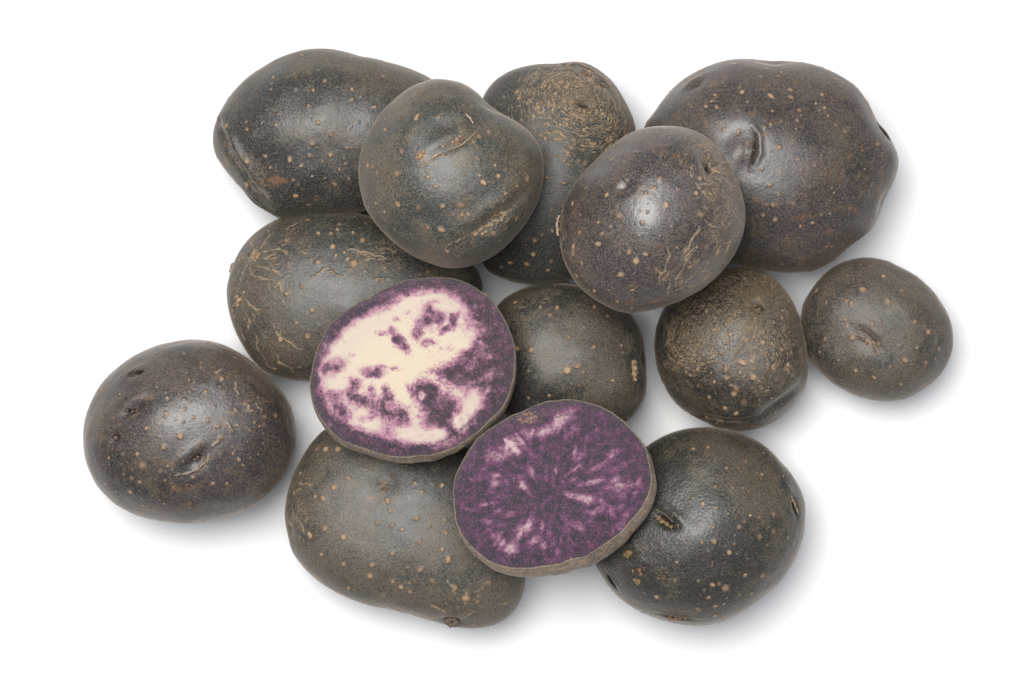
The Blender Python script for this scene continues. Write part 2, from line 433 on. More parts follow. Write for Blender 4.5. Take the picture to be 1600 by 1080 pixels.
# ------------------------------------------------------------------ potatoes on the table
A = [(491.7,75),(455.5,82),(411,104),(372,135),(347,167),(332,205.5),(333,239),(353,269),(380,296),(393,316),(417,331),(433,340),
     (480,338),(540,332),(600,322),(660,285),(700,240),(710,190),(698,150),(673.6,123),(642,108),(605.5,98.6),(567,90),(530.5,79)]
sA = potato('A', A, 118, 'elongated dark potato at the top left of the pile, with a folded left side', seed=11,
    dents=[(668,138,9,6,3,20,1)], creases=[([(346,196),(362,230),(382,266),(398,292),(416,306)], 8, 9, 7), ([(380,296),(396,312),(414,328),(428,336)], 6, 11, 4)],
    spots=[(475,90,4),(508,90,4),(552,95,4),(514,135,5),(431,147,4),(470,148,4),(496,150,4),(556,148,5),(525,161,3.5),(556,164,4),(568,160,4),(392,198,4),(418,200,4),(439,203,4.5),(505,200,4.5),(524,218,5),(496,232,5),(555,229,4.5),(548,239,4.5),(491,251,4.5),(523,250,5),(460,256,5.5),(478,265,4),(546,262,4),(528,293,5),(468,310,6),(476,327,4),(602,126,5),(472,293,4),(422,250,4.5)],
    nrand=110, smudges=[(420,288,36,10,-5,.6),(345,195,8,14,0,.7),(357,256,7,16,20,.9),(440,286,22,10,0,.9),(500,314,16,8,-30,.6)], films=[(580,110,90,35,-15,1),(400,120,60,30,40,.9)],
    russets=[(398,285,50,.5,'linear',-60,30,7)], film_amt=.45, dark=(0.027,0.028,0.028), grain=.5, gloss=.38)
C_ = [(756,147),(772,126),(796,110),(831.5,101),(870,100),(898.5,96),(919.6,99.4),(941,112),(962,133),(979.4,161),(992,189),(995,215),(990,260),(975,320),(945,385),(905,430),(860,444),(800,440),(762,425),(748,400),(742,350),(742,280),(745,200)]
sC = potato('C', C_, 116, 'potato behind the round ones at top centre, with wavy netted skin round two eyes', seed=12,
    dents=[(916,122,22,9,9,-25,5),(908,170,10,8,9,-20,4)], creases=[([(882,106),(900,118),(925,134),(942,138)], 5, 4, 3)],
    spots=[(850,136,5),(877,134,4),(892,167,6),(921,195,5),(867,154,4),(840,175,5),(811,160,5),(895,225,5),(892,238,4),(850,225,4),(884,203,4),(853,285,5),(878,293,5),(860,306,5),(869,347,4),(835,380,8),(823,415,6),(860,410,6),(796,412,5),(880,260,4),(868,205,4),(939,185,5)],
    nrand=150, russets=[(908,165,125,.72,'conc',0,26,6.5)], pits=[(908,174,9,4,-10,.9),(934,134,8,4,-40,.5)], smudges=[(870,400,40,20,0,.3)],
    films=[(900,130,100,60,0,1)], film_amt=.15, dark=(0.030,0.034,0.029), grain=.45, streak_w=.022, gloss=.46)
D = [(1006.7,196.7),(1023,177),(1043,148),(1070,123),(1103,105),(1137,95),(1170,94),(1203,97),(1240,97),(1273,102),(1307,117),(1337,138),(1357,167),(1370,197),(1383,213),(1398,233),(1403,253),(1398,277),(1388,297),(1377,320),(1368,347),(1350,367),(1323,387),(1297,410),(1273,422),(1240,426.7),(1197,423),(1143,410),(1090,385),(1040,340),(1012,290),(1002,240)]
sD = potato('D', D, 140, 'largest potato, brownish purple and knobbly, at the top right of the pile', seed=13,
    dents=[(1142,246,30,22,11,60,0),(1163,243,6,18,5,-8,0),(1378,208,12,6,9,-60,4),(1083,138,14,10,6,40,3),(1205,100,26,14,4,0,0),(1345,372,16,9,6,35,2),(1376,318,18,14,4,70,0)],
    creases=[([(1164,205),(1175,222),(1175,250),(1163,270)], 5, -3.5, 0)],
    spots=[(1226,149,6),(1195,160,6),(1151,154,5),(1111,177,5),(1095,175,4),(1298,127,4),(1306,142,4),(1264,169,4),(1278,177,4.5),(1208,199,5),(1183,211,6),(1143,215,6),(1122,213,4),(1294,204,5),(1310,213,4),(1204,240,5),(1238,181,4),(1341,172,4),(1350,261,4.5),(1368,266,4),(1261,267,4),(1290,307,4),(1227,326,5),(1196,328,5),(1191,297,5),(1318,330,4.5),(1348,302,4),(1200,349,5),(1259,353,4),(1310,384,6),(1293,387,5),(1275,155,4)],
    nrand=170, pits=[(1166,246,6,16,-8,.75),(1152,262,10,8,0,.5),(1377,209,12,4,-50,1.0),(1087,139,8,4,50,.5)], films=[(1200,130,110,40,0,1),(1290,200,60,60,0,.5)],
    smudges=[(1245,345,26,16,20,.55),(1285,275,20,18,0,.5),(1110,165,40,20,10,.5),(1225,110,60,10,0,.4)], purple=.75, film_amt=.45, dark=(0.036,0.033,0.033), grain=.5, gloss=.36, lump=2.4)
F = [(512,328),(479,330),(451,336),(423,346),(395.5,365.5),(376,388),(361,421),(354.5,454.5),(359.5,490.5),(373,526.7),(390,557),(412,579.5),(440,590.5),(462,595.5),(484,597.5),(540,598),(600,585),(655,555),(705,515),(742,480),(757,452),(748,422),(710,395),(650,362),(600,345),(573,338),(548,330)]
sF = potato('F', F, 102, 'oval potato with tan branching cracks round its left end, under the pale cut half', seed=14,
    dents=[(405,403,12,9,5,60,2),(377,470,11,9,5,70,2)], creases=[([(410,395),(392,415),(381,440),(378,462)], 4, 3.5, 2)],
    spots=[(484,346,6),(534,353,5),(503,367,5),(522,368,4.5),(556,366,4),(571,378,6),(531,402,5),(503,412,7),(549,407,6),(559,415,8),(458,415,6),(454,398,5.5),(525,427,5),(444,444,7),(455,461,7),(479,449,5),(488,526,7),(594,439,5),(423,362,4.5),(470,506,4),(660,430,5),(672,427,5),(440,566,5),(473,573,5),(445,530,6),(392,560,4)],
    nrand=50, russets=[(400,415,125,.36,'radial',0,48,13),(440,545,80,.36,'linear',-45,60,15),(600,400,60,.6,'linear',15,30,10)],
    cracks=zoomed([[(235,330),(270,310),(320,300),(370,295),(410,320)],[(250,345),(300,345),(345,325)],[(260,290),(290,240),(310,205)],[(225,300),(210,270),(190,240),(205,210)],[(190,340),(150,310),(130,330)],
        [(200,400),(230,450),(290,460),(370,495),(390,530),(430,545)],[(250,380),(290,400),(340,410),(420,445)],[(390,185),(420,165),(460,145)],[(160,540),(190,580),(215,610),(245,635),(280,630)],[(110,600),(95,640),(115,690)],
        [(320,690),(345,740),(380,790),(430,810),(490,855)],[(240,780),(235,820),(255,860)],[(355,880),(380,930),(430,950),(470,1000)],[(270,890),(310,950),(360,975)],[(640,400),(670,430),(725,445)],[(760,410),(800,385),(860,355),(900,350)],
        [(750,300),(820,310),(900,330),(960,350)],[(900,465),(960,455),(1000,470)],[(560,450),(600,430),(640,400)],[(940,290),(990,305),(1040,300)],[(130,700),(150,760),(170,800)],[(180,640),(200,700),(190,750)]], 3.6, 340, 310),
    smudges=[(405,402,9,9,0,.9),(377,470,9,9,0,.7)], films=[(400,500,80,90,0,.8),(450,340,80,30,0,.7)], film_amt=.6, grain=.5, dark=(0.036,0.040,0.036), streak_w=.013)
H = [(866.5,442),(841,444.5),(813,452),(790,464),(776,478),(766,520),(768,590),(782,640),(820,668),(880,678),(940,673),(983.6,656),(998.5,639),(1008,622),(1011,600),(1009.6,575),(1008,549),(1005,526),(998.5,511),(987,492),(965,472),(930,455),(892,445)]
sH = potato('H', H, 104, 'dark potato in the middle behind both cut halves, corky eye on its right', seed=15,
    dents=[(990,572,9,20,9,0,2),(1003,560,10,12,4,0,0),(870,630,26,14,4,0,0)],
    spots=[(805,473,5.5),(858,493,6),(869,482,5),(829,547,7),(825,579,8),(884,578,8),(900,571,6),(926,542,6),(955,594,5),(947,495,5),(968,540,4.5),(970,551,4.5),(857,617,5),(1005,522,4)],
    nrand=40, russets=[(840,470,60,.35,'linear',10,20,7)], films=[(920,530,60,60,0,1),(960,620,40,50,0,1),(830,460,60,20,0,.8)], smudges=[(950,640,20,14,0,.5),(988,575,5,15,5,1.0)],
    film_amt=.6, dark=(0.026,0.029,0.026), grain=.45, gloss=.42)
I = [(1160,419),(1184,423),(1206,432),(1222,448),(1238,472.5),(1249,494),(1257,521),(1261,550),(1261.5,582.5),(1257,606.7),(1243.5,631),(1219,655),(1192.5,668),(1160,673),(1128,669.7),(1101,659),(1077,647),(1053,628),(1037,601),(1026,574.5),(1022,547.6),(1025,515),(1033,488.6),(1052,460),(1085,435),(1125,422)]
sI = potato('I', I, 110, 'round potato with finely wrinkled skin, just left of the smallest potato', seed=16,
    dents=[(1176,480,10,8,8,-30,3),(1215,625,34,12,5,35,3)], creases=[([(1080,648),(1110,654),(1145,658),(1180,654)], 4, 4, -2.5)],
    spots=[(1098,487,5),(1140,492,5),(1126,507,5.5),(1133,523,5),(1070,522,4),(1076,561,5),(1060,571,4),(1086,532,4.5),(1118,551,6),(1127,576,7),(1127,590,5.5),(1151,566,6),(1157,532,5),(1169,576,6),(1168,588,7),(1142,606,7),(1139,614,7),(1103,619,6),(1086,602,5.5),(1155,627,8),(1128,636,6.5),(1144,645,5.5),(1068,617,4),(1181,604,7),(1213,546,6),(1222,570,5),(1224,580,5),(1172,498,5),(1183,520,5.5),(1178,467,5),(1200,520,4)],
    nrand=120, russets=[(1178,482,135,.75,'radial',0,26,5.5),(1085,520,85,.8,'conc',0,14,6)], pits=[(1180,484,7,5,-50,.9)], films=[(1190,440,70,40,0,.9),(1220,600,40,60,0,.6)],
    film_amt=.45, dark=(0.025,0.024,0.020), film=(.10,.078,.048), grain=.4, streak_w=.018, pebble=.7, gloss=.36)
J = [(1351,402),(1328,405),(1302.5,415.5),(1284,431.7),(1268,452.5),(1255,475.6),(1252,499),(1254,529),(1261,552),(1275,573),(1293,591),(1321,610),(1349,621.5),(1374,626.6),(1402,625.6),(1425,619),(1446,605),(1467,589),(1481,566),(1488,545),(1489,524),(1483,499),(1471.5,475.6),(1453,452.5),(1432,434),(1406.7,418),(1379,406)]
sJ = potato('J', J, 96, 'smallest whole potato, smooth and grey brown, alone at the far right', seed=17,
    dents=[(1341,532,18,12,5,-35,3),(1459,530,8,8,3,0,0)], creases=[([(1322,515),(1340,521),(1354,534),(1362,556)], 4, 3.5, -2.5)],
    spots=[(1354,418,5),(1341,415,3.5),(1380,414,4),(1318,432,4.5),(1373,433,5),(1339,453,7),(1399,456,5),(1376,472,6.5),(1313,471,5),(1284,474,5),(1297,460,4),(1351,506,5),(1363,502,4.5),(1315,510,6),(1321,504,4),(1322,528,9),(1282,530,5),(1302,562,4.5),(1329,579,5),(1357,589,5.5),(1399,600,6),(1387,611,5.5),(1403,563,7),(1394,540,5),(1436,566,5.5),(1452,561,5),(1459,545,6),(1439,519,6),(1450,503,5),(1417,504,4.5),(1461,479,5),(1361,538,6),(1345,607,4),(1473,541,4)],
    nrand=22, films=[(1370,430,90,28,-15,1),(1340,600,90,28,15,1),(1290,460,40,50,0,.5),(1400,520,60,80,0,.3)], smudges=[(1346,534,9,6,-30,1)], film_amt=.75, dark=(0.04,0.04,0.036), film=(.12,.095,.068), grain=.45, gloss=.44, pebble=.3)
K = [(302.5,530),(264,533.7),(228.5,545.5),(193,566),(166,590),(145.5,622.6),(134,652),(131,688),(137,723),(151.5,756),(178,785.5),(208,803),(240,812),(276,816.6),(317,815.7),(356,809),(391,794),(418,773.6),(439,747),(453.6,717),(462.5,685),(459.5,658),(450.6,628.5),(430,599),(400,569),(368,547),(335,534)]
sK = potato('K', K, 124, 'glossy brownish purple potato with several black eyes, alone at the far left', seed=18,
    dents=[(224,583,8,3,6,15,0),(218,641,7,3,4,15,0),(320,712,9,5,2.5,40,0),(224,583,10,5,7,15,2),(222,638,24,11,7,25,2),(196,680,14,10,7,40,2),(318,714,20,10,6,40,2)], creases=[([(295,742),(318,738),(337,722),(341,702)], 4, 0.6, -0.9)],
    spots=[(251,552,5),(297,553,5),(333,610,6),(302,622,5),(276,620,5),(275,644,5),(273,648,5),(316,649,5),(337,654,5),(297,677,7),(270,694,7),(244,666,4),(229,705,5),(237,723,8),(265,732,5),(219,742,6),(207,705,5),(207,736,5),(183,712,4),(159,707,4),(358,680,6),(376,705,4.5),(384,714,5),(400,712,5),(343,750,5),(283,756,6),(215,764,5),(375,670,5),(401,669,5),(422,648,6),(437,647,6),(175,752,4),(357,590,5),(232,748,5)],
    nrand=190, spot_size=.85, pits=[(224,583,12,4,12,1.2),(216,640,6,4,20,1.2),(226,641,5,4,0,1),(236,633,12,8,40,.6),(196,681,8,6,40,.9),(320,712,10,6,50,1.0)],
    smudges=[(345,580,50,20,-25,.45),(400,630,30,26,0,.4),(300,758,50,14,8,.5),(380,660,30,20,0,.3)], russets=[(395,625,60,.32,'linear',-40,20,8)], cracks=zoomed([[(800,240),(830,225)],[(940,400),(980,410),(960,440),(1000,430)],[(905,290),(920,350)],[(690,750),(740,715),(770,660)],[(1005,400),(1040,440)],[(790,620),(830,570)],[(600,770),(660,760),(700,740)],[(870,440),(900,450),(920,440)],[(870,500),(890,530)]], 3.376, 110, 510), films=[(300,560,110,30,0,1),(260,800,110,22,0,.8),(170,620,30,60,0,.7)],
    purple=.75, film_amt=.5, dark=(0.032,0.030,0.031), grain=.45, gloss=.33, lump=2.0)
L = [(505.6,671),(480,701),(461.5,732),(447,773),(444,808),(449,836),(455,861.5),(474,887),(499,909),(531,927.6),(568.5,942),(606,950),(644,961),(682,972),(713,980),(748,982),(770,978),(792,967),(808,950),(817,927.6),(822,900),(820,860),(812,810),(795,765),(765,725),(720,695),(660,675),(600,662),(550,658)]
sL = potato('L', L, 104, 'large oblong potato at the bottom left with a knobby stem scar on its lower edge', seed=19,
    dents=[(608,745,24,20,5,0,0),(708,966,15,12,8,0,2),(456,810,8,26,4,0,0)], pits=[(612,735,14,8,-20,.55)],
    spots=[(498,700,7),(512,701,7),(531,699,7.5),(527,757,7.5),(550,744,9),(498,771,6.5),(511,775,7),(473,737,5),(487,754,5),(463,768,6),(595,811,7.5),(614,792,7),(618,813,6),(632,820,6),(542,833,7),(513,820,6),(489,831,6.5),(508,861,6.5),(542,875,7),(586,876,6.5),(582,893,6.5),(617,902,7.5),(630,910,5.5),(644,917,6),(603,923,5.5),(641,878,5.5),(659,839,6.5),(655,803,5),(674,817,5),(652,750,6),(662,763,6),(693,754,5),(693,850,4.5),(703,867,7.5),(660,882,6),(678,900,7),(712,911,9),(730,928,9),(747,934,6),(764,905,8),(698,807,5),(700,826,5),(559,916,4.5),(532,912,5),(618,857,5),(603,764,7),(610,777,8)],
    nrand=30, russets=[(465,800,70,.42,'radial',0,30,9),(735,935,80,.34,'linear',35,40,10),(520,690,50,.3,'linear',0,20,7)],
    cracks=zoomed([[(865,760),(885,790),(900,830)],[(990,825),(1030,800),(1065,770)],[(950,815),(955,850),(950,890)],[(930,850),(975,855)],[(780,885),(820,900),(855,925)],[(940,950),(970,930),(995,915)],[(935,1000),(985,990),(1010,1000)],
        [(1090,900),(1150,885),(1200,860)],[(100,400),(110,440),(135,480)],[(80,480),(100,540),(95,600)],[(130,300),(170,290),(190,300)],[(115,340),(140,320)],[(120,450),(150,500),(160,530)],[(90,420),(70,470),(80,500)]], 3.176, 430, 660), films=[(560,910,130,35,-18,1),(760,950,70,40,0,1),(480,720,40,40,0,.7),(600,860,100,60,0,.3)],
    smudges=[(605,752,20,12,0,.6),(585,775,14,8,0,.7)], film_amt=.75, dark=(0.038,0.041,0.037), film=(.12,.098,.066), grain=.5, gloss=.44)
N = [(1091.5,668),(1056,674),(1033,684),(1010,700),(985,722),(960,755),(942,800),(930,845),(928,880),(939,899.5),(958.6,925),(988,948),(1020,964),(1062,975.6),(1091.5,979),(1117,975.6),(1143,966),(1169,948),(1195,929),(1221,906),(1240.5,877),(1253.5,841),(1256,805.5),(1253.5,776),(1240.5,747),(1218,721),(1195,697),(1166,681),(1130,670)]
sN = potato('N', N, 128, 'dark leathery potato with golden sprout buds in its eyes, at the bottom right', seed=20,
    dents=[(1032,806,20,9,9,-35,5),(979,858,9,8,6,0,2),(995,886,14,10,5,0,2),(1054,961,20,5,7,0,3),(1236,785,6,16,6,15,3),(953,905,12,6,7,-50,2)],
    creases=[([(1018,788),(1034,796),(1048,812)], 3.5, 3, -3)],
    spots=[(1101,697,4.5),(1078,698,4.5),(1158,717,5),(1147,728,4),(1184,739,5),(1109,754,5),(1137,756,4),(1090,780,5),(1111,786,5),(1153,757,4),(1129,727,4),(1201,799,6),(1177,802,5),(1163,798,5),(1154,808,5),(1146,816,5),(1178,832,6),(1200,825,6),(1130,854,6),(1105,875,4),(1156,891,7),(1184,894,9),(1206,886,6),(1126,910,9),(1116,904,6),(1106,905,7),(1093,912,5),(1148,922,7),(1168,921,5),(1100,925,5),(1111,939,6),(1086,944,7),(1084,899,4),(1233,846,5),(1224,835,5),(1107,838,6),(1088,838,5),(1105,815,5),(1049,899,5),(1022,926,7),(1112,956,7),(1050,870,4)],
    nrand=170, spot_size=.8, pits=[(1034,808,16,7,-35,1.0),(1054,962,18,3,0,1),(1236,787,3,14,15,1),(956,905,14,4,-55,1.2),(996,888,14,8,0,.6),(979,860,8,8,0,.6)],
    films=[(1180,750,70,60,-30,1),(1090,960,90,20,0,.7),(1100,690,70,20,0,.5)], smudges=[(1205,745,22,12,-20,.5),(1035,930,26,14,0,.35)], film_amt=.35, dark=(0.028,0.029,0.026), film=(.10,.08,.05), grain=.35, pebble=.9, gloss=.38)
# the two resting on top
B = [(675,123.6),(716,127),(741.5,141),(760,163),(779,175.6),(807.6,191),(830,210),(844,235),(848.6,264),(844,298),(830,333),(801,371),(770,399),(735,415),(704,418.6),(666,408.6),(628,388),(597,361),(575,333),(562,298),(558,264),(565,226),(584,191),(615.6,153.5),(644,133)]
sB = potato('B', B, 124, 'greenish grey potato with a scarred diagonal crease, resting on top of three others', on=('A', 'C', 'F'), seed=21,
    dents=[(705,205,34,20,7,25,0),(715,232,34,12,4,35,3),(740,200,9,7,6,40,0),(775,345,55,14,5,35,4),(766,170,20,12,3,40,0)], creases=[([(690,250),(712,240),(735,225),(756,203)], 4, 1.2, -1.5)],
    spots=[(653,193,7.5),(655,188,6),(687,190,5),(605,207,6),(589,194,5),(695,155,5.5),(736,174,5),(631,244,6),(593,274,7),(624,277,7.5),(577,262,5),(586,264,5.5),(662,250,8),(672,274,6.5),(672,283,6.5),(684,298,7),(749,220,5.5),(764,212,6),(791,271,6),(779,281,6),(750,281,5.5),(824,283,7),(808,296,5.5),(790,308,5),(656,330,7),(694,327,7),(723,325,7),(724,340,5),(733,340,6),(671,359,7),(691,362,6.5),(625,324,7),(578,325,5.5),(604,334,4),(619,361,6),(791,359,6),(772,368,6),(782,377,5),(744,368,6.5),(755,369,5),(760,365,4.5),(701,395,6),(718,402,4.5),(603,308,4),(711,341,4),(807,344,6),(590,320,5)],
    nrand=26, russets=[(775,345,60,.45,'linear',35,30,10),(715,232,50,.35,'linear',35,30,10),(640,150,60,.35,'linear',30,26,8),(820,330,40,.5,'linear',50,20,6)],
    cracks=zoomed([[(640,860),(690,820),(740,790)],[(700,790),(760,760),(820,740)],[(500,930),(540,890),(590,870)],[(720,780),(760,790),(800,760)],[(370,530),(430,505)],[(450,500),(510,480)]], 3.176, 540, 100),
    smudges=[(661,252,13,12,0,.9),(718,228,18,6,35,.9),(740,196,6,6,0,.6),(770,344,26,8,35,.6)], pits=[(722,226,12,5,35,.5),(743,199,6,4,-50,.7)],
    films=[(650,150,80,40,25,.8),(800,250,60,60,0,.9),(590,300,40,80,0,.8),(650,400,70,30,-20,.7)], film_amt=.42, dark=(0.046,0.054,0.049), film=(.13,.105,.068), grain=.55, gloss=.42)
E = [(1039.6,197),(1069,199),(1096,209.6),(1119.5,227),(1137,251),(1149,275),(1161,304),(1165.5,331),(1162.5,361),(1152,390),(1134,417),(1108,444),(1075,464),(1039.6,479),(1010,486.6),(989,491),(968.5,488),(936,473),(906,449.5),(885.5,420),(875,387),(873.7,358),(876.7,328),(885.5,304),(903,278),(927,251),(953.7,227),(983,208),(1010,199)]
sE = potato('E', E, 122, 'purplish grey potato, tan scratches on its right, resting on top at the centre right', on=('C', 'D', 'H', 'I'), seed=22,
    dents=[(972,298,13,10,6,20,0),(1105,263,14,18,9,70,3),(1052,455,10,7,4,20,2),(880,375,6,14,3,0,0)],
    creases=[([(1096,252),(1098,270),(1106,284)], 5, 4, -3)],
    spots=[(992,243,5),(1028,249,4),(1046,215,5),(975,286,5),(945,309,6),(1004,308,4.5),(1025,285,7),(915,297,6),(894,320,7),(905,338,5),(904,365,6),(962,342,6),(998,353,7),(1034,326,5.5),(950,358,4.5),(937,370,7),(931,384,6),(895,386,7),(894,398,7),(907,412,6),(978,397,6.5),(989,411,8),(966,431,7),(986,455,5.5),(951,455,5),(928,455,6),(920,455,5),(1065,393,7),(1089,340,7),(1054,302,4),(1082,307,5),(1087,284,6),(1058,258,5),(1018,300,4),(901,432,5),(985,482,4),(964,472,4),(880,330,4)],
    nrand=44, russets=[(1120,275,75,.85,'conc',0,26,6.5),(1095,405,105,.50,'linear',50,55,10),(1130,330,60,.6,'linear',60,24,8),(895,400,40,.4,'linear',80,16,6),(985,230,60,.3,'linear',30,16,7)],
    cracks=zoomed([[(635,715),(645,760),(625,830),(600,850)],[(600,850),(595,900)],[(575,815),(600,845)],[(745,740),(720,800),(690,860),(680,910)],[(800,600),(770,650),(745,720)],[(650,870),(640,940)],[(830,570),(870,600),(930,590)],
        [(990,640),(940,680),(900,740),(850,760)],[(1040,580),(1010,640),(960,700),(920,770)],[(880,800),(820,830),(760,860),(700,905)],[(900,850),(830,880),(760,910),(690,930)],[(780,380),(850,385),(890,375)],[(880,240),(930,260),(980,265)],
        [(870,300),(930,320),(990,320)],[(880,350),(930,345),(1000,385)],[(860,330),(900,290),(950,290)],[(800,140),(850,180),(880,200)],[(100,620),(95,680),(110,720)],[(460,770),(470,800)]], 3.376, 850, 180),
    pits=[(1099,270,5,12,15,.9),(1056,457,8,5,20,.6)], smudges=[(1022,472,20,10,15,.8),(982,476,26,10,-8,.6),(968,222,14,8,40,.8),(1065,395,8,8,0,.5)],
    films=[(1030,210,90,18,0,1),(1130,340,40,90,0,.6),(900,400,30,50,0,.4)], purple=.75, film_amt=.35, dark=(0.040,0.040,0.044), film=(.12,.092,.065), grain=.6, gloss=.30)

# ------------------------------------------------------------------ cut halves
def blob(X, Y, b):
    x, y, ra, rb, ang, *st = b; a = math.radians(ang); dx, dy = X - x, -(Y - y)
    u = dx * math.cos(a) + dy * math.sin(a); v = -dx * math.sin(a) + dy * math.cos(a)
    d = np.sqrt((u / ra) ** 2 + (v / rb) ** 2); return (st[0] if st else 1.0) * np.interp(d, [0, 0.75, 1.05, 1.5, 2.1], [1, 0.90, 0.64, 0.28, 0])

def half(key, pts, depth, shift, label, on, seed, field, flesh_mat, skin_kw, tilt=(0, 0), spots=(), nrand=40):
    c, f, e = outline(pts); M = 384; th = np.linspace(-math.pi, math.pi, M + 1)[:-1]
    circ = np.stack([np.cos(th), np.sin(th), th * 0], 1)
    R = f(th) + 1.0 * fourier_noise(circ, seed, 9.0) + 0.4 * fourier_noise(circ, seed + 1, 22.0) + 0.15 * fourier_noise(circ, seed + 2, 60.0)
    zf = depth
    def ring(rad, z, sx=0.0, sy=0.0):
        x = np.cos(th) * rad + sx; y = np.sin(th) * rad + sy
        return np.stack([x, y, np.broadcast_to(z, x.shape) + x * tilt[0] + y * tilt[1]], 1)
    # skin body
    rings = [ring(R * 0.90, zf - 2.5), ring(R - 1.3, zf - 0.6), ring(R - 0.7, zf + 0.6 + 0.5 * fourier_noise(circ, seed + 3, 20.0)), ring(R, zf + 0.1)]
    cc = 0.07; K_ = 90
    for i in range(1, K_ + 1):
        tt = i / K_; tt = 1 - (1 - tt) ** 1.4 if tt < 1 else 1.0; tt = min(tt, 1)
        fr = math.sqrt(max(1 - ((tt - cc) / (1 - cc)) ** 2, 0)) / math.sqrt(1 - (cc / (1 - cc)) ** 2)
        gg = 1 - math.exp(-tt / 0.10); rr = R * fr
        if i > 3: rr = rr + 1.3 * fourier_noise(circ * 1.0 + np.array([0, 0, tt * 3]), seed + 7, 3.0) * fr
        rings.append(ring(rr, zf - depth * tt, shift[0] * gg, shift[1] * gg))
    V = np.concatenate(rings); nr = len(rings); a, b = np.meshgrid(np.arange(nr - 1), np.arange(M), indexing='ij'); b2 = (b + 1) % M
    Fq = np.stack([(a * M + b).ravel(), ((a + 1) * M + b).ravel(), ((a + 1) * M + b2).ravel(), (a * M + b2).ravel()], 1)
    s = Surf(V, Fq, c); s.zeq = zf * 1.0; s.N = normals(V, Fq)
    s.V[:, 2] -= s.V[:, 2].min(); s2 = Surf(s.V, Fq, c); s2.zeq = zf; z0 = rest_height(s2, on); k, loc = to_world(s2, z0)
    s.zeq = depth * 0.35
    me = raw_mesh('skin', s.V, Fq)
    paint(s, me, seed, spots, nrand, [(c[0], c[1] + 130, 400, .5, 'linear', 0, 24, 6)], [], [], [(c[0], c[1] + 150, 400, 200, 0, 1.2)], .8)
    me.vertices.foreach_set('co', (s.V * (k * S)).astype(np.float32).ravel()); me.update()
    root = bpy.data.objects.new('halved_potato', None); C.objects.link(root); root.location = loc; root.empty_display_size = 0.02
    tag(root, label, 'potato', 'halved purple potatoes')
    link('skin', me, skin_material('cut_potato_skin', seed, **skin_kw), root)
    PLACED[key] = hmap(s.V, s.c, z0, z0 + zf, True)
    # flesh: a slab disc with a faintly domed, knife-marked face
    nr = 120; rf = np.linspace(0.0, 1.0, nr); Rin = R - 1.0
    zofs = s.V[:, 2].max() - (rings[2][:, 2].max())
    FV = [];
    for q in rf:
        r_ = Rin * q; x = np.cos(th) * r_; y = np.sin(th) * r_
        pts3 = np.stack([x, y, x * 0], 1) / 60
        z = zf + 0.6 - 1.4 * q ** 8 + 0.5 * fourier_noise(pts3, seed + 20, 1.3) * (1 - q ** 6) + x * tilt[0] + y * tilt[1]
        FV.append(np.stack([x, y, z], 1))
    x = np.cos(th) * (Rin - 1); y = np.sin(th) * (Rin - 1); FV.append(np.stack([x, y, zf - 7 + x * tilt[0] + y * tilt[1]], 1))
    FV = np.concatenate(FV); a, b = np.meshgrid(np.arange(nr), np.arange(M), indexing='ij'); b2 = (b + 1) % M
    FF = np.stack([(a * M + b).ravel(), ((a + 1) * M + b).ravel(), ((a + 1) * M + b2).ravel(), (a * M + b2).ravel()], 1)[:, ::1]
    FV[:, 2] += zofs
    mf = raw_mesh('flesh', FV * (k * S), FF)
    X = FV[:, 0] + c[0]; Y = -FV[:, 1] + c[1]; ang = np.arctan2(FV[:, 1], FV[:, 0]); rr = np.hypot(FV[:, 0], FV[:, 1])
    rim = f(ang) - rr; at = field(X, Y, rim, rr, ang, f(ang))
    for nm, v in at.items(): (vattr if v.ndim == 2 else fattr)(mf, nm, v)
    link('flesh', mf, flesh_mat, root)
    s.k, s.o = k, root
    return s

def zg(l):  # marks measured on an enlarged view of the pale half
    return [(470 + b[0] / 3.483, 420 + b[1] / 3.483, b[2] / 3.483, b[3] / 3.483, *b[4:]) for b in l]
def zm(l):
    return [(700 + b[0] / 3.6, 610 + b[1] / 3.6, b[2] / 3.6, b[3] / 3.6, *b[4:]) for b in l]

